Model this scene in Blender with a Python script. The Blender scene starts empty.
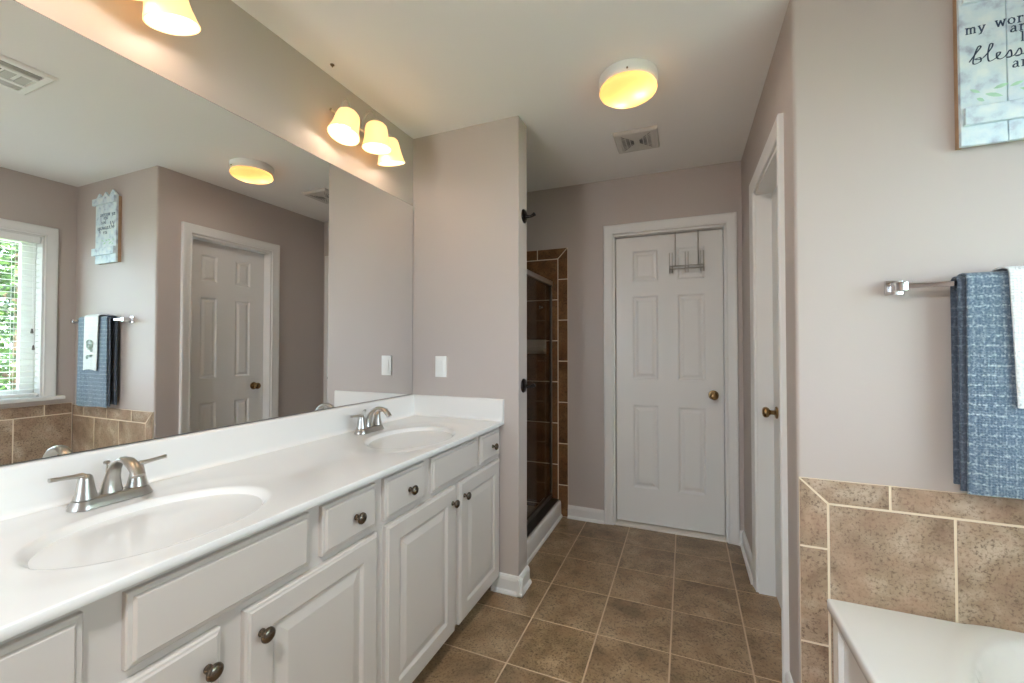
import bpy, bmesh, math, random
from mathutils import Vector, Matrix
random.seed(7)
sc = bpy.context.scene
COL = sc.collection
PI = math.pi

# ---------------------------------------------------------------- solved layout (metres, camera at x=y=0)
XM = -1.430      # face of the big mirror / left wall
YS = 1.9735      # front of the partition at the end of the vanity
XE, YE = -0.786, 2.095
YF = 2.992       # far wall
XR = 0.340       # right wall of the passage
YT = 1.630       # wall behind the tub (towel wall)
XW = 1.332       # window wall
YB = -1.45       # wall behind the camera
ZC = 2.44
ZT = 0.868       # vanity top

# ---------------------------------------------------------------- camera
cam_d = bpy.data.cameras.new('camera'); cam = bpy.data.objects.new('camera', cam_d); COL.objects.link(cam)
F = 416.44
cam_d.sensor_fit = 'HORIZONTAL'; cam_d.sensor_width = 36.0
cam_d.lens = F/1024*36.0
cam_d.shift_x = (512-515.516)/1024
cam_d.shift_y = (339.234-341.5)/1024
cam_d.clip_start = 0.02
cam.location = (0, 0, 1.2527)
cam.rotation_mode = 'XYZ'
cam.rotation_euler = (Matrix.Rotation(0.3865, 3, 'Z') @ Matrix.Rotation(PI/2+0.0166, 3, 'X')).to_euler()
sc.camera = cam

# ---------------------------------------------------------------- world, exposure
w = bpy.data.worlds.new('daylight'); sc.world = w; w.use_nodes = True
bgn = w.node_tree.nodes['Background']
bgn.inputs['Color'].default_value = (0.68, 0.85, 1.0, 1); bgn.inputs['Strength'].default_value = 8.0
sun_d = bpy.data.lights.new('sun', 'SUN'); sun = bpy.data.objects.new('sun', sun_d); COL.objects.link(sun)
sun_d.energy = 36.0; sun_d.angle = math.radians(3); sun_d.color = (1, .95, .86)
sun.rotation_euler = (math.radians(28), math.radians(-20), 0)      # high, from behind the house: lights the garden, not the room
pd = bpy.data.lights.new('window_portal', 'AREA'); pl = bpy.data.objects.new('window_portal', pd); COL.objects.link(pl)
pd.shape = 'RECTANGLE'; pd.size = 1.24; pd.size_y = 1.6; pd.cycles.is_portal = True
pl.location = (1.47, 0.68, 1.43); pl.rotation_euler = (0, math.radians(90), 0)
pd = bpy.data.lights.new('added_opening_portal', 'AREA'); pl = bpy.data.objects.new('added_opening_portal', pd); COL.objects.link(pl)  # sampling portal for the opening added at the back
pd.shape = 'RECTANGLE'; pd.size = .38; pd.size_y = 2.05; pd.cycles.is_portal = True
pl.location = (-1.15, -1.60, 1.03); pl.rotation_euler = (math.radians(90), 0, PI)
sc.view_settings.view_transform = 'Standard'; sc.view_settings.look = 'None'
sc.view_settings.gamma = 1.0; sc.view_settings.use_curve_mapping = False
sc.view_settings.exposure = 0.60
sc.cycles.use_denoising = True
sc.cycles.max_bounces = 12; sc.cycles.diffuse_bounces = 8; sc.cycles.glossy_bounces = 6
sc.cycles.transparent_max_bounces = 16; sc.cycles.transmission_bounces = 8
sc.cycles.sample_clamp_indirect = 6.0; sc.cycles.caustics_reflective = False; sc.cycles.caustics_refractive = False

# ---------------------------------------------------------------- materials
def lin(c):
    return tuple(((v/255+0.055)/1.055)**2.4 if v/255 > 0.04045 else v/255/12.92 for v in c)+(1,)
def newmat(name):
    m = bpy.data.materials.new(name); m.use_nodes = True
    nt = m.node_tree; b = nt.nodes['Principled BSDF']
    return m, nt, b
def setp(b, **k):
    for n, v in k.items(): b.inputs[n.replace('_', ' ')].default_value = v
def node(nt, t, **k):
    n = nt.nodes.new(t)
    for a, v in k.items():
        if a in n.inputs.keys(): n.inputs[a].default_value = v
        else: setattr(n, a, v)
    return n
def coords(nt, scale=(1, 1, 1)):
    tc = node(nt, 'ShaderNodeTexCoord'); mp = node(nt, 'ShaderNodeMapping')
    mp.inputs['Scale'].default_value = scale
    nt.links.new(tc.outputs['Object'], mp.inputs['Vector']); return mp.outputs['Vector']
def bump(nt, b, h, strength, dist=0.002):
    n = node(nt, 'ShaderNodeBump'); n.inputs['Strength'].default_value = strength; n.inputs['Distance'].default_value = dist
    nt.links.new(h, n.inputs['Height']); nt.links.new(n.outputs['Normal'], b.inputs['Normal'])
def plain(name, rgb, rough=.5, metal=0., noise=0., nscale=60, var=0., vscale=3., coat=0.):
    m, nt, b = newmat(name); c = lin(rgb)
    setp(b, Base_Color=c, Roughness=rough, Metallic=metal)
    if coat: setp(b, Coat_Weight=coat, Coat_Roughness=.08)
    v = coords(nt)
    if var:
        n = node(nt, 'ShaderNodeTexNoise'); n.inputs['Scale'].default_value = vscale; n.inputs['Detail'].default_value = 4
        nt.links.new(v, n.inputs['Vector'])
        r = node(nt, 'ShaderNodeValToRGB')
        r.color_ramp.elements[0].position = .3; r.color_ramp.elements[1].position = .7
        r.color_ramp.elements[0].color = tuple(x*(1-var) for x in c[:3])+(1,)
        r.color_ramp.elements[1].color = tuple(min(1, x*(1+var)) for x in c[:3])+(1,)
        nt.links.new(n.outputs['Fac'], r.inputs['Fac']); nt.links.new(r.outputs['Color'], b.inputs['Base Color'])
    if noise:
        n2 = node(nt, 'ShaderNodeTexNoise'); n2.inputs['Scale'].default_value = nscale; n2.inputs['Detail'].default_value = 3
        nt.links.new(v, n2.inputs['Vector']); bump(nt, b, n2.outputs['Fac'], noise)
    return m
M = {}
M['paint'] = plain('taupe_wall_paint', (186, 176, 170), .55, noise=.08, nscale=120)
M['ceil'] = plain('ceiling_paint', (238, 237, 235), .8, noise=.1, nscale=90)
M['trim'] = plain('white_trim_paint', (224, 223, 220), .35)
M['cab'] = plain('white_cabinet_paint', (197, 190, 183), .32, noise=.02, nscale=40)
M['marble'] = plain('white_cultured_marble', (226, 225, 222), .16, coat=.3)
M['tub'] = plain('white_tub_acrylic', (240, 240, 239), .14, coat=.3)
M['white'] = plain('white_plastic', (238, 238, 234), .35)
M['slotshade'] = plain('painted_slot_shade', (112, 111, 108), .7)  # shade inside the vent slots, put into the colour of solid strips
M['greyslot'] = plain('grey_louver_metal', (196, 195, 190), .5)
M['nickel'] = plain('brushed_nickel', (190, 186, 180), .3, 1.0, noise=.02, nscale=300)
M['chrome'] = plain('chrome', (225, 225, 226), .1, 1.0, noise=.005)
M['pewter'] = plain('dark_pewter', (120, 112, 102), .25, 1.0, noise=.02)
M['brass'] = plain('antique_brass', (158, 128, 88), .24, 1.0, noise=.02)
M['bronze'] = plain('dark_bronze', (52, 46, 44), .3, 1.0, noise=.05)
M['steel'] = plain('shower_frame_metal', (140, 138, 134), .4, 1.0, noise=.02)
M['grout'] = plain('cream_grout', (228, 213, 190), .85, noise=.2, nscale=200)
M['fgrout'] = plain('tan_floor_grout', (196, 172, 146), .85, noise=.2, nscale=200)
M['caulk'] = plain('white_caulk', (225, 220, 210), .6)
M['pan'] = plain('shower_pan_acrylic', (205, 200, 190), .3)
M['backwood'] = plain('bare_wood_edge', (176, 144, 114), .7, var=.15, vscale=18)
M['ink'] = plain('navy_lettering_ink', (58, 80, 106), .7)
M['leafink'] = plain('green_painted_leaf', (176, 218, 192), .8, var=.15, vscale=30)
M['stitch'] = plain('grey_green_thread', (186, 202, 196), .9)
M['slat'] = plain('white_blind_slat', (240, 240, 238), .4)
M['cord'] = plain('grey_blind_tassel', (110, 105, 100), .6)
M['concrete'] = plain('pale_bounce_concrete', (222, 219, 212), .9, var=.05, vscale=4, noise=.2)
M['bouncefloor'] = plain('beige_bounce_floor', (205, 196, 184), .95, noise=.5, nscale=300)
M['lawn'] = plain('lawn_grass', (96, 132, 60), .9, var=.3, vscale=6, noise=.5)
M['bark'] = plain('tree_bark', (92, 76, 60), .9, var=.3, vscale=12, noise=.4)
M['gapshade'] = plain('door_gap_shade', (40, 38, 36), .9)

def tile_mat(name, dark, mid, light, speck, warm, rough=.35, sc_=1.0, coat=0.):
    m, nt, b = newmat(name)
    v = coords(nt)
    at = node(nt, 'ShaderNodeAttribute', attribute_name='tile_rnd')
    add = node(nt, 'ShaderNodeVectorMath', operation='MULTIPLY_ADD')
    add.inputs[1].default_value = (7.3, 5.1, 9.7)
    nt.links.new(at.outputs['Color'], add.inputs[0]); nt.links.new(v, add.inputs[2])
    n1 = node(nt, 'ShaderNodeTexNoise'); n1.inputs['Scale'].default_value = 6.5*sc_; n1.inputs['Detail'].default_value = 7; n1.inputs['Roughness'].default_value = .62
    n1.inputs['Distortion'].default_value = .4
    n2 = node(nt, 'ShaderNodeTexNoise'); n2.inputs['Scale'].default_value = 110*sc_; n2.inputs['Detail'].default_value = 5; n2.inputs['Roughness'].default_value = .7
    for n in (n1, n2): nt.links.new(add.outputs[0], n.inputs['Vector'])
    r = node(nt, 'ShaderNodeValToRGB'); e = r.color_ramp.elements
    e[0].position = .34; e[0].color = lin(dark); e[1].position = .68; e[1].color = lin(light)
    k = e.new(.5); k.color = lin(mid)
    nt.links.new(n1.outputs['Fac'], r.inputs['Fac'])
    r2 = node(nt, 'ShaderNodeValToRGB'); e2 = r2.color_ramp.elements
    e2[0].position = .36; e2[0].color = (1, 1, 1, 1); e2[1].position = .50; e2[1].color = (0, 0, 0, 1)
    nt.links.new(n2.outputs['Fac'], r2.inputs['Fac'])
    sc1 = node(nt, 'ShaderNodeMath', operation='MULTIPLY'); sc1.inputs[1].default_value = .85
    nt.links.new(r2.outputs['Color'], sc1.inputs[0])
    mx = node(nt, 'ShaderNodeMix', data_type='RGBA'); mx.inputs['B'].default_value = lin(speck)
    nt.links.new(sc1.outputs[0], mx.inputs['Factor']); nt.links.new(r.outputs['Color'], mx.inputs['A'])
    n3 = node(nt, 'ShaderNodeTexNoise'); n3.inputs['Scale'].default_value = 14*sc_; n3.inputs['Detail'].default_value = 4
    nt.links.new(add.outputs[0], n3.inputs['Vector'])
    r3 = node(nt, 'ShaderNodeValToRGB'); r3.color_ramp.elements[0].position = .45; r3.color_ramp.elements[1].position = .7
    r3.color_ramp.elements[0].color = (0, 0, 0, 1); r3.color_ramp.elements[1].color = (.45, .45, .45, 1); nt.links.new(n3.outputs['Fac'], r3.inputs['Fac'])
    mx2 = node(nt, 'ShaderNodeMix', data_type='RGBA'); mx2.inputs['B'].default_value = lin(warm)
    nt.links.new(r3.outputs['Color'], mx2.inputs['Factor']); nt.links.new(mx.outputs['Result'], mx2.inputs['A'])
    hv = node(nt, 'ShaderNodeHueSaturation')
    mr = node(nt, 'ShaderNodeMapRange'); mr.inputs['To Min'].default_value = .88; mr.inputs['To Max'].default_value = 1.1
    nt.links.new(at.outputs['Fac'], mr.inputs['Value']); nt.links.new(mr.outputs['Result'], hv.inputs['Value'])
    nt.links.new(mx2.outputs['Result'], hv.inputs['Color']); nt.links.new(hv.outputs['Color'], b.inputs['Base Color'])
    setp(b, Roughness=rough)
    if coat: setp(b, Coat_Weight=coat, Coat_Roughness=.2)
    bump(nt, b, n2.outputs['Fac'], .12, .002)
    return m
M['walltile'] = tile_mat('brown_wall_tile', (134, 110, 90), (170, 148, 125), (202, 184, 164), (98, 77, 62), (182, 148, 126))
M['showertile'] = tile_mat('rust_shower_tile', (88, 62, 38), (118, 84, 53), (142, 106, 70), (58, 38, 25), (130, 80, 47))
M['floortile'] = tile_mat('brown_floor_tile', (116, 94, 68), (146, 122, 93), (174, 150, 120), (72, 54, 37), (152, 119, 88), rough=.3)

def glass_mat(name, tint, refl=.6):
    m = bpy.data.materials.new(name); m.use_nodes = True; nt = m.node_tree; nt.nodes.clear()
    out = node(nt, 'ShaderNodeOutputMaterial'); t = node(nt, 'ShaderNodeBsdfTransparent'); g = node(nt, 'ShaderNodeBsdfGlossy')
    t.inputs['Color'].default_value = tint; g.inputs['Roughness'].default_value = .02
    lw = node(nt, 'ShaderNodeLayerWeight'); lw.inputs['Blend'].default_value = .5
    pw = node(nt, 'ShaderNodeMath', operation='POWER'); pw.inputs[1].default_value = 5.; nt.links.new(lw.outputs['Facing'], pw.inputs[0])
    fr = node(nt, 'ShaderNodeMath', operation='MULTIPLY_ADD'); fr.inputs[1].default_value = refl; fr.inputs[2].default_value = .03; nt.links.new(pw.outputs[0], fr.inputs[0])
    mx = node(nt, 'ShaderNodeMixShader')
    nt.links.new(fr.outputs[0], mx.inputs[0]); nt.links.new(t.outputs[0], mx.inputs[1]); nt.links.new(g.outputs[0], mx.inputs[2])
    nt.links.new(mx.outputs[0], out.inputs['Surface']); return m
M['winglass'] = glass_mat('window_glass', (.97, .98, .98, 1))
M['showerglass'] = glass_mat('smoky_shower_glass', (.80, .77, .73, 1), .35)
m, nt, b = newmat('silvered_mirror'); setp(b, Base_Color=(.90, .905, .90, 1), Metallic=1., Roughness=0.0); M['mirror'] = m
m, nt, b = newmat('mirror_edge'); setp(b, Base_Color=(.06, .07, .07, 1), Roughness=.3); M['mirror_edge'] = m

def opal(name, rgb, trans, emit):
    """amber opal glass: scatters the light of the lamp inside it"""
    m = bpy.data.materials.new(name); m.use_nodes = True; nt = m.node_tree; nt.nodes.clear()
    out = node(nt, 'ShaderNodeOutputMaterial'); t = node(nt, 'ShaderNodeBsdfTranslucent'); p = node(nt, 'ShaderNodeBsdfPrincipled')
    n = node(nt, 'ShaderNodeTexNoise'); n.inputs['Scale'].default_value = 18; nt.links.new(coords(nt), n.inputs['Vector'])
    hs = node(nt, 'ShaderNodeMix', data_type='RGBA'); hs.inputs['A'].default_value = lin(rgb); hs.inputs['B'].default_value = tuple(c*.9 for c in lin(rgb)[:3])+(1,)
    nt.links.new(n.outputs['Fac'], hs.inputs['Factor']); nt.links.new(hs.outputs['Result'], t.inputs['Color']); nt.links.new(hs.outputs['Result'], p.inputs['Base Color'])
    p.inputs['Roughness'].default_value = .25
    p.inputs['Emission Color'].default_value = lin(rgb); p.inputs['Emission Strength'].default_value = emit
    mx = node(nt, 'ShaderNodeMixShader'); mx.inputs[0].default_value = trans
    nt.links.new(p.outputs[0], mx.inputs[1]); nt.links.new(t.outputs[0], mx.inputs[2]); nt.links.new(mx.outputs[0], out.inputs['Surface'])
    return m
M['shade'] = opal('amber_opal_glass_shade', (255, 226, 160), .12, .62)
M['dome'] = opal('amber_opal_glass_dome', (252, 206, 136), .5, .42)
m, nt, b = newmat('lit_bulb'); setp(b, Base_Color=(1, .95, .8, 1), Emission_Color=(1, .84, .55, 1), Emission_Strength=1.0); M['bulb'] = m

def cloth(name, rgb, rgb2, cell, strength, grid=1.):
    m, nt, b = newmat(name); v = coords(nt)
    vo = node(nt, 'ShaderNodeTexVoronoi'); vo.inputs['Scale'].default_value = cell; vo.inputs['Randomness'].default_value = .3
    nt.links.new(v, vo.inputs['Vector'])
    ns = node(nt, 'ShaderNodeTexNoise'); ns.inputs['Scale'].default_value = 170; ns.inputs['Detail'].default_value = 4; nt.links.new(v, ns.inputs['Vector'])
    def bands(direction, sc_, pw_, amp):
        wv = node(nt, 'ShaderNodeTexWave', wave_type='BANDS', bands_direction=direction)
        wv.inputs['Scale'].default_value = sc_; wv.inputs['Distortion'].default_value = 1.2; wv.inputs['Detail Scale'].default_value = 4
        nt.links.new(v, wv.inputs['Vector'])
        p = node(nt, 'ShaderNodeMath', operation='POWER'); p.inputs[1].default_value = pw_; nt.links.new(wv.outputs['Fac'], p.inputs[0])
        q = node(nt, 'ShaderNodeMath', operation='MULTIPLY'); q.inputs[1].default_value = amp*grid; nt.links.new(p.outputs[0], q.inputs[0]); return q.outputs[0]
    mxm = node(nt, 'ShaderNodeMath', operation='MAXIMUM'); nt.links.new(bands('Z', 11.5, 10, .95), mxm.inputs[0]); nt.links.new(bands('X', 15, 8, .45), mxm.inputs[1])
    mr = node(nt, 'ShaderNodeMapRange'); mr.inputs['From Min'].default_value = .38; mr.inputs['From Max'].default_value = .66; nt.links.new(ns.outputs['Fac'], mr.inputs['Value'])
    ml = node(nt, 'ShaderNodeMath', operation='MULTIPLY_ADD'); nt.links.new(mxm.outputs[0], ml.inputs[0]); nt.links.new(mr.outputs['Result'], ml.inputs[1])
    m3 = node(nt, 'ShaderNodeMath', operation='MULTIPLY'); m3.inputs[1].default_value = .30; nt.links.new(mr.outputs['Result'], m3.inputs[0]); nt.links.new(m3.outputs[0], ml.inputs[2])
    mx = node(nt, 'ShaderNodeMix', data_type='RGBA'); mx.inputs['A'].default_value = lin(rgb); mx.inputs['B'].default_value = lin(rgb2)
    nt.links.new(ml.outputs[0], mx.inputs['Factor']); nt.links.new(mx.outputs['Result'], b.inputs['Base Color'])
    ad = node(nt, 'ShaderNodeMath', operation='ADD'); nt.links.new(vo.outputs['Distance'], ad.inputs[0]); nt.links.new(ns.outputs['Fac'], ad.inputs[1])
    setp(b, Roughness=.95, Sheen_Weight=.2)
    bump(nt, b, ad.outputs[0], strength, .004); return m
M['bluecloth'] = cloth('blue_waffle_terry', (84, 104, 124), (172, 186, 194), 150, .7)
M['bluedark'] = cloth('darker_slate_terry', (70, 80, 94), (112, 122, 136), 150, .6)  # darker tone of the towel cloth, used on the inner fold
M['whitecloth'] = cloth('white_terry', (226, 230, 230), (244, 246, 246), 130, .9)

# weathered sign paint
m, nt, b = newmat('weathered_aqua_white_paint'); v = coords(nt)
n = node(nt, 'ShaderNodeTexNoise'); n.inputs['Scale'].default_value = 26; n.inputs['Detail'].default_value = 6; nt.links.new(v, n.inputs['Vector'])
r = node(nt, 'ShaderNodeValToRGB'); e = r.color_ramp.elements
e[0].position = .28; e[0].color = lin((168, 178, 196)); e[1].position = .45; e[1].color = lin((206, 224, 232))
k = e.new(.7); k.color = lin((226, 236, 236))
nt.links.new(n.outputs['Fac'], r.inputs['Fac']); nt.links.new(r.outputs['Color'], b.inputs['Base Color']); setp(b, Roughness=.75)
bump(nt, b, n.outputs['Fac'], .2); M['sign'] = m
# leaves
m, nt, b = newmat('tree_leaf')
at = node(nt, 'ShaderNodeAttribute', attribute_name='tile_rnd')
r = node(nt, 'ShaderNodeValToRGB'); e = r.color_ramp.elements
e[0].color = lin((20, 40, 11)); e[1].color = lin((70, 104, 34)); nt.links.new(at.outputs['Fac'], r.inputs['Fac'])
nt.links.new(r.outputs['Color'], b.inputs['Base Color']); setp(b, Roughness=.5); M['leaf'] = m

# ---------------------------------------------------------------- helpers
def world_loc(o):
    v = Vector((0, 0, 0))
    while o is not None:
        v += o.location; o = o.parent
    return v
def link(name, me, mats, parent=None):
    o = bpy.data.objects.new(name, me); COL.objects.link(o)
    for mm in (mats if isinstance(mats, (list, tuple)) else [mats]): me.materials.append(mm)
    if parent is not None: o.parent = parent
    return o
def build(name, bm, mats, parent=None, smooth=None, world=True):
    """bm is in world coordinates; it is shifted under its (unrotated) parent."""
    if parent is not None and world: bmesh.ops.translate(bm, verts=bm.verts, vec=-world_loc(parent))
    bmesh.ops.recalc_face_normals(bm, faces=bm.faces)
    me = bpy.data.meshes.new(name); bm.to_mesh(me); bm.free()
    o = link(name, me, mats, parent)
    if smooth is not None:
        for p in me.polygons: p.use_smooth = True
        try: me.set_sharp_from_angle(angle=math.radians(smooth))
        except Exception: pass
    return o
def thing(name, label, cat, loc=(0, 0, 0), group=None):
    o = bpy.data.objects.new(name, None); o.empty_display_size = .05; COL.objects.link(o); o.location = loc
    return tag(o, label, cat, group)
def tag(o, label, cat, group=None, kind=None):
    o['label'] = label; o['category'] = cat
    if group: o['group'] = group
    if kind: o['kind'] = kind
    return o
def struct(name, loc=None, bm=None, mats=None, smooth=None):
    if bm is None:
        o = bpy.data.objects.new(name, None); o.empty_display_size = .05; COL.objects.link(o); o.location = loc or (0, 0, 0)
    else: o = build(name, bm, mats, None, smooth)
    o['kind'] = 'structure'; return o
def dup(root, loc=None):
    def cp(o, par):
        c = o.copy(); COL.objects.link(c)
        if par is not None: c.parent = par
        for ch in [x for x in bpy.data.objects if x.parent == o]: cp(ch, c)
        return c
    r = cp(root, None)
    if loc is not None: r.location = loc
    return r
def B(): return bmesh.new()
def box(bm, x0, x1, y0, y1, z0, z1, bev=0., seg=2, mi=0):
    g = bmesh.ops.create_cube(bm, size=1.0)
    vs = g['verts']
    for v in vs:
        v.co = Vector((x0+(v.co.x+.5)*(x1-x0), y0+(v.co.y+.5)*(y1-y0), z0+(v.co.z+.5)*(z1-z0)))
    fs = set(f for v in vs for f in v.link_faces)
    for f in fs: f.material_index = mi
    if bev > 0:
        es = list(set(e for v in vs for e in v.link_edges))
        r = bmesh.ops.bevel(bm, geom=es, offset=bev, segments=seg, affect='EDGES', profile=.6, clamp_overlap=True)
        for f in r['faces']: f.material_index = mi
    return bm
def tube(bm, pts, rad, n=12, cap=True, mi=0, sx=1.0, up=None):
    """sweep a circle (radius list or value) along pts"""
    pts = [Vector(p) for p in pts]; k = len(pts)
    rads = rad if isinstance(rad, (list, tuple)) else [rad]*k
    rings = []; prev = None
    for i, p in enumerate(pts):
        t = (pts[min(i+1, k-1)]-pts[max(i-1, 0)]).normalized()
        if prev is None:
            a = up or (Vector((0, 0, 1)) if abs(t.z) < .9 else Vector((1, 0, 0)))
            u = (a-t*a.dot(t)).normalized()
        else: u = (prev-t*prev.dot(t)).normalized()
        prev = u; vv = t.cross(u)
        ru, rv = rads[i] if isinstance(rads[i], (tuple, list)) else (rads[i], rads[i]*sx)
        rings.append([bm.verts.new(p+u*(ru*math.cos(2*PI*j/n))+vv*(rv*math.sin(2*PI*j/n))) for j in range(n)])
    for a, b in zip(rings, rings[1:]):
        for j in range(n):
            f = bm.faces.new((a[j], a[(j+1) % n], b[(j+1) % n], b[j])); f.material_index = mi
    if cap:
        for rr in (rings[0], rings[-1]):
            try: f = bm.faces.new(rr); f.material_index = mi
            except ValueError: pass
    return bm
def lathe(bm, prof, axis, org, n=28, mi=0, closed=False):
    """prof: list of (radius, height); axis a unit vector; org the foot"""
    ax = Vector(axis).normalized(); a = Vector((0, 0, 1)) if abs(ax.z) < .9 else Vector((1, 0, 0))
    u = (a-ax*a.dot(ax)).normalized(); v = ax.cross(u); org = Vector(org)
    rings = []
    for r, h in prof:
        if r < 1e-6: rings.append([bm.verts.new(org+ax*h)])
        else: rings.append([bm.verts.new(org+ax*h+u*(r*math.cos(2*PI*j/n))+v*(r*math.sin(2*PI*j/n))) for j in range(n)])
    for A, C in zip(rings, rings[1:]):
        for j in range(n):
            j2 = (j+1) % n
            if len(A) == 1 and len(C) == 1: continue
            if len(A) == 1: f = bm.faces.new((A[0], C[j2], C[j]))
            elif len(C) == 1: f = bm.faces.new((A[j], A[j2], C[0]))
            else: f = bm.faces.new((A[j], A[j2], C[j2], C[j]))
            f.material_index = mi
    return bm
def prism(bm, poly, d0, d1, frame, mi=0):
    """poly: 2-D outline; frame(u,v,d)->3-D"""
    a = [bm.verts.new(frame(u, v, d0)) for u, v in poly]; b = [bm.verts.new(frame(u, v, d1)) for u, v in poly]
    n = len(poly)
    for f in (a, b[::-1]): bm.faces.new(f).material_index = mi
    for i in range(n): bm.faces.new((a[i], b[i], b[(i+1) % n], a[(i+1) % n])).material_index = mi
    return bm
def arc(cx, cy, r, a0, a1, n):
    return [(cx+r*math.cos(a0+(a1-a0)*i/n), cy+r*math.sin(a0+(a1-a0)*i/n)) for i in range(n+1)]

# frames: (u along, v up, d out of the surface)
def fr_x(x, sgn=1):   # surface facing +x (sgn 1) or -x; u = y
    return lambda u, v, d: Vector((x+sgn*d, u, v))
def fr_y(y, sgn=-1):  # surface facing -y; u = x
    return lambda u, v, d: Vector((u, y+sgn*d, v))

def panel_slab(bm, frame, u0, u1, v0, v1, t, panels, prof, edge=None):
    """door leaf: front at d=0, back at d=-t, with moulded panels. prof: list of (inset, depth) rings, last one is filled.
    edge: list of (inset, depth) rings for the outer border, from outside in."""
    edge = edge or [(0, 0)]
    def ring(a0, a1, b0, b1, d): return [frame(a0, b0, d), frame(a1, b0, d), frame(a1, b1, d), frame(a0, b1, d)]
    def quad(c): bm.faces.new([bm.verts.new(p) for p in c])
    def loft(r1, r2):
        for i in range(4): quad([r1[i], r1[(i+1) % 4], r2[(i+1) % 4], r2[i]])
    back = ring(u0, u1, v0, v1, -t); bm.faces.new([bm.verts.new(p) for p in back[::-1]])
    prev = back
    for ins, d in edge:
        c = ring(u0+ins, u1-ins, v0+ins, v1-ins, d); loft(prev, c); prev = c
    ei = edge[-1][0]; fd = edge[-1][1]
    us = sorted(set([round(u0+ei, 5), round(u1-ei, 5)]+[round(p[k], 5) for p in panels for k in (0, 1)]))
    vs = sorted(set([round(v0+ei, 5), round(v1-ei, 5)]+[round(p[k], 5) for p in panels for k in (2, 3)]))
    for i in range(len(us)-1):
        for j in range(len(vs)-1):
            a0, a1, b0, b1 = us[i], us[i+1], vs[j], vs[j+1]; cu, cv = (a0+a1)/2, (b0+b1)/2
            if any(p[0] < cu < p[1] and p[2] < cv < p[3] for p in panels): continue
            quad(ring(a0, a1, b0, b1, fd))
    for p in panels:
        prev = ring(*p, fd)
        for ins, d in prof:
            c = ring(p[0]+ins, p[1]-ins, p[2]+ins, p[3]-ins, fd+d); loft(prev, c); prev = c
        quad(prev)
    bmesh.ops.remove_doubles(bm, verts=bm.verts, dist=1e-5)
    return bm

def tiles(bm, frame, rects, thick=.008, bev=.0015, mi=1, polys=()):
    """set tiles (u0,u1,v0,v1) on a grout bed; every tile gets its own random tone"""
    lay = bm.loops.layers.float_color.get('tile_rnd') or bm.loops.layers.float_color.new('tile_rnd')
    def put(outer):
        r = random.random(); r2 = random.random(); r3 = random.random()
        c = Vector((sum(p[0] for p in outer)/len(outer), sum(p[1] for p in outer)/len(outer)))
        inner = []
        for p in outer:
            d = Vector(p)-c; inner.append((p[0]-math.copysign(min(bev, abs(d.x)*.3), d.x), p[1]-math.copysign(min(bev, abs(d.y)*.3), d.y)))
        a = [bm.verts.new(frame(u, v, 0)) for u, v in outer]
        b = [bm.verts.new(frame(u, v, thick-bev)) for u, v in outer]
        e = [bm.verts.new(frame(u, v, thick)) for u, v in inner]
        n = len(outer); fs = [bm.faces.new(e)]
        for i in range(n):
            k = (i+1) % n
            fs.append(bm.faces.new((a[i], a[k], b[k], b[i]))); fs.append(bm.faces.new((b[i], b[k], e[k], e[i])))
        for f in fs:
            f.material_index = mi
            for l in f.loops: l[lay] = (r, r2, r3, 1)
    for (a0, a1, b0, b1) in rects:
        if a1-a0 > .004 and b1-b0 > .004: put([(a0, b0), (a1, b0), (a1, b1), (a0, b1)])
    for p in polys: put(list(p))
    return bm

def knob(name, org, axis, mat, parent, s=1.0, style='cabinet'):
    bm = B()
    if style == 'cabinet':
        prof = [(0, 0), (.0085, 0), (.0085, .003), (.0058, .006), (.0052, .012), (.008, .0155), (.0145, .018), (.0165, .021), (.0160, .0245), (.0125, .028), (.006, .0295), (0, .0298)]
    else:
        prof = [(0, 0), (.031, 0), (.0315, .003), (.029, .007), (.016, .0095), (.0115, .013), (.011, .026), (.014, .032), (.022, .037), (.0268, .044), (.0275, .051), (.0255, .058), (.019, .0635), (.009, .066), (0, .0663)]
    lathe(bm, [(r*s, h*s) for r, h in prof], axis, org, 24)
    return build(name, bm, mat, parent, 40)

# ================================================================ STRUCTURE
# floor
bm = B(); box(bm, -1.9, 1.45, YB-.1, 3.35, -.08, -.0015)
gx, gy, s, g = -.6623, 3.0282, .2992, .0032
rects = []
for i in range(-5, 9):
    for j in range(-2, 17):
        a0, a1 = gx+i*s+g, gx+(i+1)*s-g; b1, b0 = gy-j*s-g, gy-(j+1)*s+g
        a0, a1 = max(a0, XM+.002), min(a1, XW-.002); b0, b1 = max(b0, YB+.002), min(b1, YF+.085)
        if a0 < a1 and b0 < b1: rects.append((a0, a1, b0, b1))
tiles(bm, lambda u, v, d: Vector((u, v, -.0015+d)), rects, .0015, .0008)
struct('floor', bm=bm, mats=[M['fgrout'], M['floortile']])
# ceiling
bm = B(); box(bm, -1.95, 1.45, YB-.1, 3.15, ZC, ZC+.1); struct('ceiling', bm=bm, mats=M['ceil'])
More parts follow.
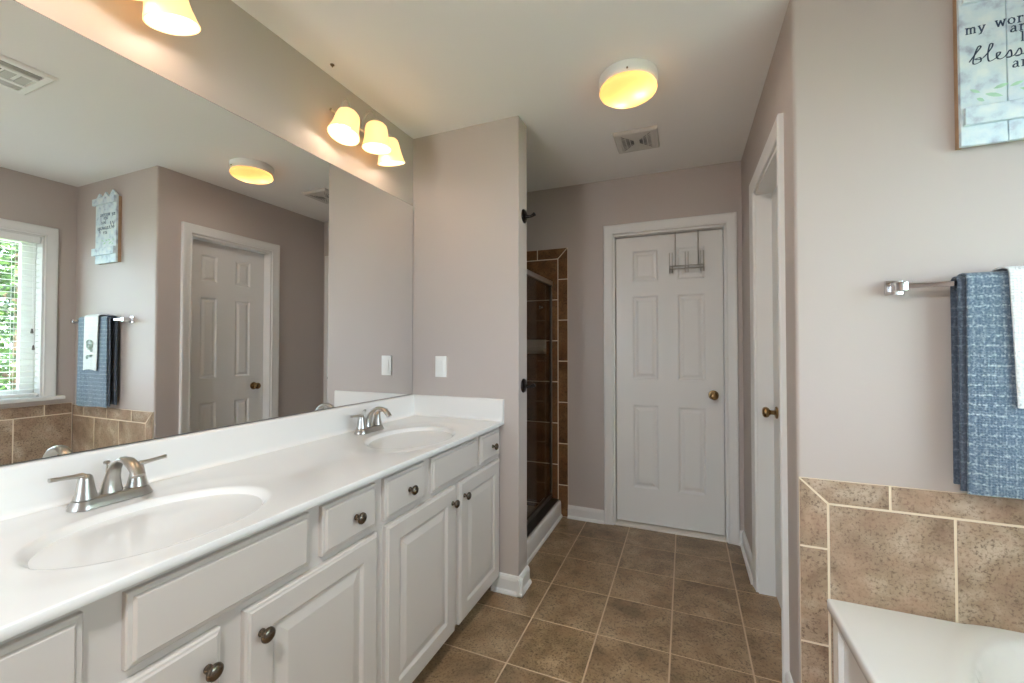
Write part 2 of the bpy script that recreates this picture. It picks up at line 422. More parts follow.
# walls
bm = B(); box(bm, -1.55, XM-.006, YB-.1, 1.98, -.02, ZC+.02); struct('wall_left', bm=bm, mats=M['paint'])
bm = B(); box(bm, -1.95, XE, YS, YE, -.02, ZC+.02, .004, 2); struct('wall_middle', bm=bm, mats=M['paint'])
bm = B(); box(bm, -1.95, -1.80, YE, 3.1, -.02, ZC+.02); wsh = struct('wall_shower', bm=bm, mats=M['paint'])
DX0, DX1, DZ = -.475, .252, 2.043      # far door opening
bm = B(); box(bm, -1.95, DX0, YF, YF+.11, -.02, ZC+.02); box(bm, DX1, .46, YF, YF+.11, -.02, ZC+.02); box(bm, DX0, DX1, YF, YF+.11, DZ, ZC+.02)
wfar = struct('wall_far', bm=bm, mats=M['paint'])
RY0, RY1 = 1.832, 2.452                # right door opening
bm = B(); box(bm, XR, XR+.115, YT+.11, RY0, -.02, ZC+.02); box(bm, XR, XR+.115, RY1, YF+.05, -.02, ZC+.02); box(bm, XR, XR+.115, RY0, RY1, DZ, ZC+.02)
struct('wall_right', bm=bm, mats=M['paint'])
bm = B()
pl2 = [(XR, YT+.11)]+[(XR+.012-.012*math.cos(a), YT+.012-.012*math.sin(a)) for a in [PI/2*i/6 for i in range(7)]]+[(1.45, YT), (1.45, YT+.11)]
prism(bm, pl2, -.02, ZC+.02, lambda u, v, d: Vector((u, v, d)))
wtub = struct('wall_tub', bm=bm, mats=M['paint'], smooth=30)
WY0, WY1, WZ0, WZ1 = -.10, 1.464, .885, 2.034  # window opening, its unseen near part widened for more light
bm = B(); box(bm, XW, XW+.12, YB-.1, WY0, -.02, ZC+.02); box(bm, XW, XW+.12, WY1, YT+.05, -.02, ZC+.02)
box(bm, XW, XW+.12, WY0, WY1, -.02, WZ0); box(bm, XW, XW+.12, WY0, WY1, WZ1, ZC+.02)
wwin = struct('wall_window', bm=bm, mats=M['paint'])
OX0, OX1, OZ = -1.34, -.96, 2.05      # opening added behind the camera to let sky light in
bm = B(); box(bm, -1.55, OX0, YB-.1, YB, -.02, ZC+.02); box(bm, OX1, 1.45, YB-.1, YB, -.02, ZC+.02); box(bm, OX0, OX1, YB-.1, YB, OZ, ZC+.02)
struct('wall_back', bm=bm, mats=M['paint'])
bm = B(); box(bm, -3.2, 3.2, -5.5, YB-.1, -.08, -.004); struct('floor_bounce', bm=bm, mats=M['bouncefloor'])  # unseen pale floor added beyond the opening to bounce light in

# baseboards: board plus shoe moulding, profile (out, up)
BP = [(0, 0), (.027, 0), (.027, .006), (.022, .015), (.015, .019), (.015, .068), (.012, .080), (.006, .088), (0, .090)]
def base_run(name, runs):
    bm = B()
    for frame, a, b_ in runs:
        prism(bm, BP, a, b_, lambda u, v, d, f=frame: f(d, v, u))
    struct(name, bm=bm, mats=M['trim'])
base_run('baseboard_middle', [(fr_y(YS), -.93, XE+.027), (fr_x(XE), YS-.027, YE)])
base_run('baseboard_far', [(fr_y(YF), -.800, -.5345), (fr_y(YF), .306, XR)])
base_run('baseboard_right', [(fr_x(XR, -1), 2.5126, YF), (fr_x(XR, -1), YT-.015, 1.770)])
base_run('baseboard_back', [(fr_y(YB, 1), -1.43, OX0), (fr_y(YB, 1), OX1, XW)])

# casings (profile across the width: (w from inner edge, thickness))
CP = [(0, 0), (0, .010), (.004, .013), (.012, .0115), (.018, .013), (.040, .016), (.052, .020), (.060, .020), (.0645, .016), (.0645, 0)]
def casing(bm, frame, u0, u1, top, cw=1.0, bottom=0., sill=False):
    """mitred three-sided casing around opening u0..u1, head at top"""
    for k in range(len(CP)-1):
        (w0, t0), (w1, t1) = CP[k], CP[k+1]
        w0, w1 = w0*cw, w1*cw
        path0 = [(u0-w0, bottom), (u0-w0, top+w0), (u1+w0, top+w0), (u1+w0, bottom)]
        path1 = [(u0-w1, bottom), (u0-w1, top+w1), (u1+w1, top+w1), (u1+w1, bottom)]
        for i in range(3):
            bm.faces.new([bm.verts.new(frame(p[0], p[1], t)) for p, t in ((path0[i], t0), (path0[i+1], t0), (path1[i+1], t1), (path1[i], t1))])
    bmesh.ops.remove_doubles(bm, verts=bm.verts, dist=1e-5)

SIXPROF = [(.004, -.001), (.014, -.0085), (.024, -.0085), (.040, -.0025), (.0425, -.002)]
# ---- door_1: far six-panel door
d1 = struct('door_1', (-.11, YF, 0))
bm = B(); casing(bm, fr_y(YF), DX0+.005, DX1-.005, DZ+.0025); build('casing', bm, M['trim'], d1, 35)
bm = B()
for a, b_ in ((DX0, DX0+.016), (DX1-.016, DX1)): box(bm, a, b_, YF-.001, YF+.11, 0, DZ)
box(bm, DX0, DX1, YF-.001, YF+.11, DZ-.014, DZ)
build('jamb', bm, M['trim'], d1)
bm = B(); box(bm, DX0+.016, DX1-.016, YF-.004, YF+.108, -.004, .012, .004); build('threshold', bm, M['caulk'], d1)
sx0, sx1 = DX0+.019, DX1-.019
yd = YF+.045; kk = 1.0077
pu = [(-.341, -.168), (-.046, .126)]
pv = [(.268, .845), (1.021, 1.603), (1.701, 1.921)]
pu = [(a*kk, b_*kk) for a, b_ in pu]; pv = [(1.2527+(a-1.2527)*kk, 1.2527+(b_-1.2527)*kk) for a, b_ in pv]
bm = B(); panel_slab(bm, fr_y(yd), sx0, sx1, .022, 2.0225, .035, [(a, b_, c, d) for a, b_ in pu for c, d in pv], SIXPROF, [(0, -.002), (.002, 0)])
slab1 = build('door_leaf', bm, M['trim'], d1)
knob('door_knob', (.172, yd, .93), (0, -1, 0), M['brass'], d1, 1.0, 'door')
bm = B(); box(bm, sx0-.002, sx1+.002, yd+.0355, yd+.06, .012, 2.029); build('gap_shade_sheet', bm, M['gapshade'], d1)  # dark sheet behind the leaf, coloured as the shade in its gaps
# ---- door_2: narrow six-panel door in the passage's right wall
d2 = struct('door_2', (XR, 2.142, 0))
bm = B(); casing(bm, fr_x(XR, -1), RY0+.003, RY1-.003, DZ+.0025, .98); build('casing', bm, M['trim'], d2, 35)
bm = B()
for a, b_ in ((RY0, RY0+.014), (RY1-.014, RY1)): box(bm, XR-.001, XR+.115, a, b_, 0, DZ)
box(bm, XR-.001, XR+.115, RY0, RY1, DZ-.014, DZ); build('jamb', bm, M['trim'], d2)
xd = .411; sy0, sy1 = RY0+.017, RY1-.017
pu = [(1.940, 2.060), (2.195, 2.318)]; pv = [(.262, .836), (1.014, 1.612), (1.728, 1.926)]
bm = B(); panel_slab(bm, fr_x(xd, -1), sy0, sy1, .014, 2.026, .035, [(a, b_, c, d) for a, b_ in pu for c, d in pv], [(a*.85, d) for a, d in SIXPROF], [(0, -.002), (.002, 0)])
build('door_leaf', bm, M['trim'], d2)
knob('door_knob', (xd, 2.352, .93), (-1, 0, 0), M['brass'], d2, .95, 'door')
# ---- tile surrounds (parts of their walls)
g = .0034
def surround(frame, u0, u1, ztop, mitre, grouts_top, grouts_main, z_h, side_g, name, parent, mat, zbot=0., back=.0065, thick=.008):
    """brown tiles on a cream grout bed; mitre: width of the trim column at u0 (0 = none)"""
    bm = B()
    prism(bm, [(u0, zbot), (u1, zbot), (u1, ztop), (u0, ztop)], 0, back, frame)
    f2 = lambda u, v, d: frame(u, v, back+d)
    tw = ztop-z_h; polys = []; rects = []
    if mitre:
        um = u0+mitre
        gt = [um]+list(grouts_top)+[u1]
        first = [(u0+.004, ztop-.001), (gt[1]-g, ztop-.001), (gt[1]-g, z_h+g), (um+.002, z_h+g)]
        polys.append(first[::-1])
        for a, b_ in zip(gt[1:], gt[2:]): rects.append((a+g, b_-g, z_h+g, ztop-.001))
        sg = sorted(side_g, reverse=True)
        polys.append([(u0+.001, ztop-.005), (u0+.001, sg[0]+g), (um-g, sg[0]+g), (um-g, z_h-.001)])
        zz = sg+[zbot]
        for a, b_ in zip(zz, zz[1:]): rects.append((u0+.001, um-g, b_+g, a-g))
    else:
        um = u0; gt = [u0]+list(grouts_top)+[u1]
        for a, b_ in zip(gt, gt[1:]): rects.append((a+g, b_-g, z_h+g, ztop-.001))
    gm = [um]+list(grouts_main)+[u1]
    rows = [z_h]
    while rows[-1] > zbot+.01: rows.append(max(zbot, rows[-1]-.305))
    for r1, r0 in zip(rows, rows[1:]):
        for a, b_ in zip(gm, gm[1:]): rects.append((a+g, b_-g, r0+g, r1-g))
    tiles(bm, f2, rects, thick-back, .0008, 1, polys)
    return build(name, bm, [M['grout'], mat], parent)
surround(fr_y(YT), XR+.004, XW, .823, .078, (.580, .880, 1.180), (.730, 1.036), .747, (.602, .295), 'tile_surround', wtub, M['walltile'])
surround(fr_x(XW, -1), -.35, YT-.012, .838, 0, [1.474-.305*k for k in range(6)][::-1], [1.328-.305*k for k in range(6)][::-1], .762, (), 'tile_surround', wwin, M['walltile'])
# shower tile on the far wall: mirrored so that the trim column is at its right end (u = -x)
surround(lambda u, v, d: Vector((-u, YF-d, v)), .800, 1.795, 1.981, .074, (1.035, 1.34, 1.645), (1.178, 1.483, 1.788), 1.903, tuple(1.749-.3035*k for k in range(6)), 'shower_tile', wfar, M['showertile'])
surround(fr_x(-1.80), YE, YF-.01, 1.981, 0, (2.4, 2.7), (2.25, 2.55, 2.85), 1.903, (), 'shower_tile', wsh, M['showertile'])

# ---- window_1 in the window wall (seen in the mirror)
w1 = struct('window_1', (XW, (WY0+WY1)/2, WZ0))
bm = B(); casing(bm, fr_x(XW, -1), WY0, WY1, WZ1, .98, WZ0); build('window_casing', bm, M['trim'], w1, 35)
bm = B()
box(bm, XW-.002, XW+.12, WY0, WY0+.012, WZ0, WZ1); box(bm, XW-.002, XW+.12, WY1-.012, WY1, WZ0, WZ1)
box(bm, XW-.002, XW+.12, WY0, WY1, WZ1-.012, WZ1); box(bm, XW, XW+.12, WY0, WY1, WZ0, WZ0+.010); build('window_jamb', bm, M['trim'], w1)
bm = B(); box(bm, XW-.055, XW+.02, WY0-.09, WY1+.10, WZ0-.012, WZ0+.012, .006, 3); build('window_stool', bm, M['trim'], w1, 40)
bm = B(); fx0, fx1 = XW+.085, XW+.125
fw = .085; zm = (WZ0+WZ1)/2
for (a, b_, c, d) in ((WY0+.012, WY0+fw, WZ0, WZ1), (WY1-fw, WY1-.012, WZ0, WZ1), (WY0+fw, WY1-fw, WZ0+.01, WZ0+.06), (WY0+fw, WY1-fw, WZ1-.06, WZ1), ((WY0+WY1)/2-.05, (WY0+WY1)/2+.05, WZ0, WZ1)):
    box(bm, fx0, fx1, a, b_, c, d, .004, 1)
build('window_sash', bm, M['trim'], w1)
bm = B(); box(bm, XW+.104, XW+.108, WY0+fw-.005, WY1-fw+.005, WZ0+.05, WZ1-.05); build('window_pane', bm, M['winglass'], w1)

# outside
bm = B(); box(bm, 3.2, 14, -8, 14, -.5, -.4); tag(struct('lawn', bm=bm, mats=M['lawn']), 'lawn outside the bathroom window', 'lawn')
bm = B(); box(bm, 1.46, 3.2, -8, 14, -.5, -.39); tag(struct('bounce_ground', bm=bm, mats=M['concrete']), 'unseen pale ground added below the bathroom window to bounce light in', 'bounce_ground')  # added pale slab, bounces daylight up to the ceiling
def tree(name, label, x, y, h, r, seed, n):
    rnd = random.Random(seed)
    t = thing(name, label, 'tree', (x, y, -.4))
    bm = B(); tube(bm, [(x, y, -.4), (x+.03, y+.02, .5), (x-.02, y, 1.4), (x+.02, y-.02, h*.75)], [.09, .07, .055, .02], 10)
    for k in range(7):
        a = k*2.4; z0 = .3+k*.28
        tube(bm, [(x, y, z0), (x+.4*math.cos(a), y+.4*math.sin(a), z0+.3), (x+.75*math.cos(a), y+.75*math.sin(a), z0+.5)], [.03, .02, .008], 7)
    build('trunk', bm, M['bark'], t, 50)
    bm = B(); lay = bm.loops.layers.float_color.new('tile_rnd')
    for i in range(n):
        while True:
            p = Vector((rnd.uniform(-1, 1), rnd.uniform(-1, 1), rnd.uniform(-1, 1)))
            if .25 < p.length < 1: break
        zc = .15+h/2-.2
        c = Vector((x+p.x*r, y+p.y*r, zc+p.z*h*.56))
        d = Vector((rnd.gauss(0, 1), rnd.gauss(0, 1), rnd.gauss(0, .6))).normalized(); e2 = d.cross(Vector((rnd.gauss(0, 1), rnd.gauss(0, 1), rnd.gauss(0, 1)))).normalized()
        L = rnd.uniform(.05, .10)*(1+.35*(r-1.3)); W = L*.32; nrm = d.cross(e2)*L*.08
        vs = [bm.verts.new(q) for q in (c, c+d*L*.35+e2*W+nrm, c+d*L, c+d*L*.35-e2*W+nrm, c+d*L*.4)]
        rv = rnd.random()
        for f in (bm.faces.new((vs[0], vs[1], vs[4])), bm.faces.new((vs[1], vs[2], vs[4])), bm.faces.new((vs[2], vs[3], vs[4])), bm.faces.new((vs[3], vs[0], vs[4]))):
            for l in f.loops: l[lay] = (rv, rv, rv, 1)
    me = bpy.data.meshes.new('crown'); bmesh.ops.translate(bm, verts=bm.verts, vec=-world_loc(t)); bm.to_mesh(me); bm.free(); link('crown', me, M['leaf'], t)
    return t
tree('leafy_tree', 'bright green leafy tree just outside the blinds, seen in the mirror', 3.8, 2.15, 3.3, 1.3, 3, 9500)

tree('leafy_tree', 'larger dark green tree standing behind the first one, beyond the blinds', 7.2, 4.0, 5.6, 2.6, 11, 12000)

# ================================================================ VANITY
XF = -.878     # door fronts
vc = thing('vanity_cabinet', 'long white vanity cabinet with raised-panel doors and dark round knobs', 'cabinet', (-1.15, 1.05, 0))
bm = B()
V0, V1 = .125, YS-.001
xb = XF-.019
for a, b_ in ((V0, V0+.016), (1.043, 1.060), (V1-.016, V1)): box(bm, XM+.002, xb-.019, a, b_, .09, ZT-.020)   # carcass: sides, divider,
box(bm, XM+.002, XM+.010, V0, V1, .09, ZT-.020); box(bm, XM+.002, xb-.019, V0, V1, .09, .106)              # back, bottom
box(bm, xb-.02, xb, V0, V1, .085, ZT-.0195, .0012, 1)                              # face frame
box(bm, XM+.03, xb-.075, V0, V1, 0, .088)                                         # recessed toe kick
build('cabinet_body', bm, M['cab'], vc)
DOORPROF = [(.003, -.0015), (.010, -.007), (.016, -.007), (.040, -.0012), (.043, -.001)]
EDGE = [(0, -.007), (.003, -.0035), (.007, -.0025), (.0105, 0)]
Z1, Z0 = .679, .086     # doors
for a, b_, kn in ((.149, .571, 'r'), (.622, 1.039, 'l'), (1.079, 1.507, 'r'), (1.543, 1.949, 'l')):
    bm = B(); panel_slab(bm, fr_x(XF), a, b_, Z0, Z1, .019, [(a+.062, b_-.062, Z0+.062, Z1-.062)], DOORPROF, EDGE)
    d = build('cabinet_door', bm, M['cab'], vc)
    knob('door_knob', (XF, (b_-.028) if kn == 'r' else (a+.034), .615), (1, 0, 0), M['pewter'], d)
DPROF = [(.001, 0), (.002, 0)]
DEDGE = [(0, -.008), (.002, -.006), (.009, -.005), (.012, -.001), (.0135, 0)]
def front(name, a, b_, z0, z1, kn):
    bm = B(); panel_slab(bm, fr_x(XF), a, b_, z0, z1, .019, [], DPROF, DEDGE)
    d = build(name, bm, M['cab'], vc)
    if kn: knob('drawer_knob', (XF, (a+b_)/2+.012, (z0+z1)/2-.004), (1, 0, 0), M['pewter'], d)
FZ0, FZ1 = .700, .831
front('drawer', .151, .360, FZ0, FZ1, True)
front('false_front', .414, .788, FZ0, FZ1, False)
front('drawer', .828, 1.034, FZ0, FZ1, True)
front('drawer', 1.072, 1.293, FZ0, FZ1, True)
front('false_front', 1.335, 1.705, FZ0, FZ1, False)
front('drawer', 1.739, 1.953, FZ0, FZ1, True)

# countertop with two integral oval basins
ct = thing('countertop', 'glossy white one-piece vanity top with two oval basins', 'countertop', (-1.15, 1.05, ZT-.02))
SK = [(.578, -1.090), (1.500, -1.090)]
def basin_z(x, y):
    z = ZT
    for cy, cx in SK:
        r = math.hypot((x-cx)/.170, (y-cy)/.225)
        if r < 1.45:
            if r > 1.0: z -= .0035*(.5+.5*math.cos(PI*min(1, max(0, (r-1.0)/.45))))
            else:
                e = 1-r
                z -= .0035+.120*(1-(1-min(1, e/.98))**2.2)*(min(1, e/.16)**.7)
    return z
bm = B()
x0, x1, y0, y1 = XM+.001, -.868, .11, YS-.001
nx, ny = 104, 340
gridv = []
for i in range(nx+1):
    row = []
    for j in range(ny+1):
        x = x0+(x1-x0)*i/nx; y = y0+(y1-y0)*j/ny
        row.append(bm.verts.new((x, y, basin_z(x, y))))
    gridv.append(row)
for i in range(nx):
    for j in range(ny):
        bm.faces.new((gridv[i][j], gridv[i+1][j], gridv[i+1][j+1], gridv[i][j+1]))
prev = gridv[nx]
for dx, dz in ((.0012, -.0004), (.002, -.0016), (.002, -.0175), (.0012, -.0188), (-.002, -.019), (-.55, -.019)):
    cur = [bm.verts.new((x1+dx, v.co.y, ZT+dz)) for v in gridv[nx]]
    for j in range(ny): bm.faces.new((prev[j], cur[j], cur[j+1], prev[j+1]))
    prev = cur
build('counter_slab', bm, M['marble'], ct, 40)
def splash(name, frame, a, b_):
    bm = B()
    P_ = [(0, .0005), (.036, .0005), (.028, .003), (.0235, .008), (.0215, .016), (.020, .104), (.0175, .110), (.012, .1125), (0, .113)]
    prism(bm, [(o, ZT+h) for o, h in P_], a, b_, lambda u, v, d: frame(d, v, u))
    build(name, bm, M['marble'], ct, 50)
splash('backsplash', fr_x(XM+.0005), .11, YS-.0005)
splash('side_splash', fr_y(YS-.0005), XM+.001, -.866)
for cy, cx in SK:
    bm = B(); zb = basin_z(cx, cy)
    lathe(bm, [(0, .004), (.014, .004), (.0145, .006), (.021, .006), (.0225, .003), (.0225, -.01)], (0, 0, 1), (cx, cy, zb), 24)
    build('drain', bm, M['nickel'], ct, 40)

# faucets (4-inch centreset, lever handles)
def make_faucet():
    f = thing('faucet', 'x', 'faucet', (0, 0, 0))
    bm = B()      # base plate: stadium with flared sides
    def stad(hw, hl, n=14):
        return [(hw*math.cos(a), hl+hw*math.sin(a)) for a in [PI*i/n for i in range(n+1)]]+[(hw*math.cos(a), -hl+hw*math.sin(a)) for a in [PI+PI*i/n for i in range(n+1)]]
    prev = None
    for hw, hl, z in ((.031, .051, 0), (.031, .051, .003), (.027, .051, .012), (.024, .051, .019), (.020, .050, .021)):
        ring = [bm.verts.new((x, y, z)) for x, y in stad(hw, hl)]
        if prev:
            for i in range(len(ring)): bm.faces.new((prev[i], prev[(i+1) % len(ring)], ring[(i+1) % len(ring)], ring[i]))
        prev = ring
    bm.faces.new(prev); build('base_plate', bm, M['nickel'], f, 35, False)
    # spout: broad blade rising and arching forward (+x)
    pts = [(-.004, 0, .018), (-.005, 0, .036), (-.001, 0, .058), (.008, 0, .079), (.023, 0, .096), (.044, 0, .1055), (.068, 0, .105), (.089, 0, .096), (.104, 0, .083), (.111, 0, .073)]
    rad = [(.017, .024), (.0135, .0205), (.0105, .0165), (.0088, .0145), (.0078, .0135), (.0072, .013), (.0075, .013), (.0085, .0135), (.0095, .0138), (.0095, .0138)]
    bm = B(); tube(bm, pts, rad, 20, True, up=Vector((1, 0, 0))); build('spout', bm, M['nickel'], f, 50, False)
    for sgn in (-1, 1):
        bm = B(); y = sgn*.051
        lathe(bm, [(.0225, .0185), (.0205, .0190), (.0205, .0215), (.0225, .0220), (.0222, .0235), (.0190, .036), (.0155, .056), (.0135, .068), (.0120, .074), (.007, .078), (0, .079)], (0, 0, 1), (0, y, 0), 24)
        tube(bm, [(0, y-sgn*.004, .071), (0, y+sgn*.008, .0775), (.001, y+sgn*.025, .0785), (.002, y+sgn*.044, .0805), (.003, y+sgn*.063, .082)], [(.006, .008), (.0065, .0085), (.005, .0065), (.0045, .006), (.005, .0065)], 12)
        build('lever_handle', bm, M['nickel'], f, 45, False)
    bm = B(); tube(bm, [(-.026, 0, .018), (-.027, 0, .088)], .0025, 8); lathe(bm, [(0, 0), (.006, .001), (.0075, .005), (.005, .009), (0, .010)], (0, 0, 1), (-.027, 0, .086), 12)
    build('lift_rod', bm, M['nickel'], f, 45, False)
    return f
f1 = make_faucet(); f1.location = (-1.328, .590, ZT+.0003)
f1['label'] = 'brushed nickel two-lever faucet behind the nearer, larger-looking basin'
f1['group'] = 'vanity faucets'
f2 = dup(f1, (-1.328, 1.506, ZT+.0003)); f2['label'] = 'brushed nickel two-lever faucet behind the farther basin, by the light switch wall'

# mirror
mi = thing('wall_mirror', 'huge frameless mirror spanning the wall above the vanity', 'mirror', (XM-.006, 1.0, .982))
bm = B(); box(bm, XM-.0055, XM-.0005, .08, YS-.006, .9825, 2.052); build('mirror_backing', bm, M['mirror_edge'], mi)
bm = B(); box(bm, XM-.0005, XM, .0815, YS-.0075, .984, 2.0505); build('mirror_glass', bm, M['mirror'], mi)

# vanity lights
def make_light():
    L = thing('vanity_light', 'x', 'light fixture', (0, 0, 0))
    # local: wall at x=0, +x out of wall, origin at backplate centre
    bm = B()
    prev = None; n = 28
    for rr, x in ((1, 0), (1, .006), (.9, .016), (.55, .022)):
        ring = [bm.verts.new((x, .095*rr*math.cos(2*PI*i/n), .055*rr*math.sin(2*PI*i/n))) for i in range(n)]
        if prev:
            for i in range(n): bm.faces.new((prev[i], prev[(i+1) % n], ring[(i+1) % n], ring[i]))
        prev = ring
    bm.faces.new(prev); build('backplate', bm, M['nickel'], L, 40, False)
    bm = B(); tube(bm, [(.045, -.17, 0), (.045, .17, 0)], .007, 12); tube(bm, [(.018, 0, 0), (.046, 0, 0)], .011, 12)
    build('crossbar', bm, M['nickel'], L, 40, False)
    for mouth, tilt in (((.098, -.150, -.112), -16), ((.127, .022, -.100), 2), ((.106, .152, -.112), 15)):
        t = math.radians(tilt); ax = Vector((0, math.sin(t), -math.cos(t))).normalized()   # shade opens along ax
        top = Vector(mouth)-ax*.127; y = top.y
        bm = B(); q0 = .045; rr = (top.x-q0)/2; a = [Vector((q0, y, 0))]
        for i in range(11):
            q = PI*i/10; a.append(Vector((q0+rr-rr*math.cos(q), y, top.z+(.060)*math.sin(q)+(0-top.z)*(1-i/10)*.6)))
        tube(bm, a, .005, 10); lathe(bm, [(0, -.004), (.014, -.003), (.021, .004), (.022, .018), (.019, .020)], ax, top, 18)
        build('arm', bm, M['nickel'], L, 45, False)
        bm = B()
        prof = [(.024, .012), (.036, .015), (.046, .026), (.050, .044), (.052, .066), (.055, .088), (.0605, .110), (.0655, .1270),
                (.0630, .127), (.0580, .110), (.0525, .088), (.0495, .066), (.0475, .044), (.0435, .028), (.034, .0185), (.024, .0155)]
        lathe(bm, prof, ax, top, 32); build('glass_shade', bm, M['shade'], L, 50, False)
        bm = B(); lathe(bm, [(.012, .018), (.013, .036), (.023, .052), (.027, .066), (.023, .079), (.012, .086), (0, .0875)], ax, top, 18)
        build('bulb', bm, M['bulb'], L, 60, False)
        ld = bpy.data.lights.new('bulb_light', 'POINT'); ld.energy = BULB; ld.color = (1, .96, .92); ld.shadow_soft_size = .015
        lo = bpy.data.objects.new('bulb_light', ld); COL.objects.link(lo); lo.parent = L; lo.location = top+ax*.104
    return L
BULB = 0.36
vl = make_light(); vl.location = (XM-.006, 1.500, 2.262)
vl['label'] = 'three-shade nickel wall light above the farther basin, near the corner'; vl['group'] = 'vanity lights'
vl2 = dup(vl, (XM-.006, .556, 2.270)); vl2['label'] = 'wall light above the nearer basin, one amber shade showing at the top edge'

# switch plate
swp = thing('light_switch', 'white rocker light switch on the wall beside the mirror', 'switch', (-1.2455, YS, 1.14))
bm = B(); box(bm, -1.2805, -1.2105, YS-.006, YS-.0003, 1.083, 1.198, .0025, 2); build('switch_plate', bm, M['white'], swp, 40)
bm = B(); prism(bm, [(-.0165, 1.107), (.0165, 1.107), (.0165, 1.174), (-.0165, 1.174)], .0055, .0075, lambda u, v, d: Vector((-1.2455+u, YS-d-(.0025 if v > 1.14 else 0), v)))
build('rocker', bm, M['white'], swp)

# robe hooks on the end of the partition
def make_hook():
    h = thing('robe_hook', 'x', 'hook', (0, 0, 0))
    bm = B(); lathe(bm, [(0, 0), (.0370, 0), (.0375, .003), (.033, .009), (.020, .013), (0, .014)], (1, 0, 0), (0, 0, 0), 24); build('rosette', bm, M['bronze'], h, 40, False)
    bm = B(); tube(bm, [(.008, 0, 0), (.028, 0, -.005), (.042, 0, -.004), (.056, 0, .003)], [.010, .0075, .0075, .0095], 12); lathe(bm, [(0, 0), (.008, .001), (.0115, .006), (.008, .012), (0, .013)], (.85, 0, .5), (.053, 0, .001), 16)
    build('peg', bm, M['bronze'], h, 45, False); return h
h1 = make_hook(); h1.location = (XE, 2.048, 1.940); h1['label'] = 'upper dark bronze hook on the end of the partition wall'; h1['group'] = 'bronze hooks on the partition end'
h2 = dup(h1, (XE, 2.040, 1.046)); h2['label'] = 'lower dark bronze hook on the end of the partition wall'

# over-door rack
rk = thing('over_door_rack', 'wire hook rack hung over the top of the far white door', 'hook rack', (.014, yd, 1.79))
for x in (-.058, .085):
    bm = B(); tube(bm, [(x, yd+.020, 2.0255), (x, yd-.004, 2.0258), (x, yd-.006, 2.016), (x, yd-.006, 2.005), (x, yd-.006, 1.795)], .0035, 8)
    build('hanger_strap', bm, M['nickel'], rk, 45)
bm = B()
for z in (1.778, 1.798): tube(bm, [(-.095, yd-.010, z), (.122, yd-.010, z)], .0035, 8)
build('rail', bm, M['nickel'], rk, 45)
for x in (-.085, .014, .108):
    for dx in (-.009, .009):
        bm = B(); xx = x+dx
        tube(bm, [(xx, yd-.008, 1.80), (xx, yd-.010, 1.765), (xx, yd-.028, 1.750), (xx, yd-.048, 1.765), (xx, yd-.052, 1.800), (xx, yd-.052, 1.882)], .0028, 8)
        build('wire_hook', bm, M['nickel'], rk, 45)

# ================================================================ CEILING FIXTURES
cl = thing('ceiling_light', 'round flush ceiling light glowing amber in a white ring', 'ceiling light', (-.226, 1.868, ZC))
c0 = (-.226, 1.868, ZC)
bm = B(); lathe(bm, [(.118, -.0002), (.124, .004), (.126, .030), (.122, .046), (.117, .050), (.112, .050), (0, .045)], (0, 0, -1), c0, 48); build('base_ring', bm, M['white'], cl, 40)
bm = B(); lathe(bm, [(.116, .049), (.121, .056), (.123, .064), (.119, .072), (.105, .082), (.080, .091), (.045, .0965), (0, .098)], (0, 0, -1), c0, 48); build('glass_dome', bm, M['dome'], cl, 60)
bm = B(); lathe(bm, [(0, .004), (.004, .004), (.004, .0), (.0, 0)], Vector((.1, -1, 0)), (-.226+.0126, 1.868-.1255, ZC-.042), 10); build('thumb_screw', bm, M['pewter'], cl)
ld = bpy.data.lights.new('dome_light', 'AREA'); ld.shape = 'DISK'; ld.size = .22; ld.energy = 1.3; ld.color = (1, .97, .94)
lo = bpy.data.objects.new('dome_light', ld); COL.objects.link(lo); lo.parent = cl; lo.location = (0, 0, -.103); lo.visible_glossy = False
for dx, dy in ((.05, .0), (-.035, .05)):
    ld = bpy.data.lights.new('bulb_light', 'POINT'); ld.energy = .25; ld.color = (1, .90, .76); ld.shadow_soft_size = .018
    lo = bpy.data.objects.new('bulb_light', ld); COL.objects.link(lo); lo.parent = cl; lo.location = (dx, dy, -.068)

cl_fill = dup(cl, (-.22, -.32, ZC)); cl_fill['label'] = 'added fill light shaped as a round white ceiling light, above the near end of the vanity and out of frame'  # unseen copy of the dome, added to brighten the near room
for ch in cl_fill.children:
    if ch.type == 'LIGHT' and ch.data.type == 'AREA': ch.data = ch.data.copy(); ch.data.energy = 23.0; ch.data.color = (.91, .96, 1.0)
ev = thing('exhaust_vent', 'white square exhaust fan grille on the ceiling in front of the far door', 'vent', (-.248, 2.455, ZC))
bm = B(); x0, x1, y0, y1 = -.366, -.131, 2.337, 2.573
panel_slab(bm, lambda u, v, d: Vector((u, v, ZC-.020-d)), x0, x1, y0, y1, .0195, [(x0+.028, x1-.028, y0+.028, y1-.028)], [(.004, -.003), (.006, -.003)], [(0, -.008), (.006, -.001), (.010, 0)])
build('grille_frame', bm, M['greyslot'], ev)
cx, cy = (x0+x1)/2, (y0+y1)/2
for sgn in (-1, 1):
    bm = B()
    for i in range(-5, 6):
        a = math.radians(i*9.5)
        p0 = Vector((cx+sgn*.016, cy+.016*math.tan(a))); p1 = Vector((cx+sgn*.078, cy+.078*math.tan(a)))
        dd = (p1-p0).normalized(); nn = Vector((-dd.y, dd.x))*.0016
        for q0, q1 in ((.0, .28), (.36, .64), (.72, 1.)):
            A, C = p0.lerp(p1, q0), p0.lerp(p1, q1); wd = 1 if q0 > .3 else .55
            prism(bm, [(A+nn*wd)[:], (A-nn*wd)[:], (C-nn*wd)[:], (C+nn*wd)[:]], ZC-.0186, ZC-.0168, lambda u, v, d: Vector((u, v, d)))
    build('slots', bm, M['slotshade'], ev)
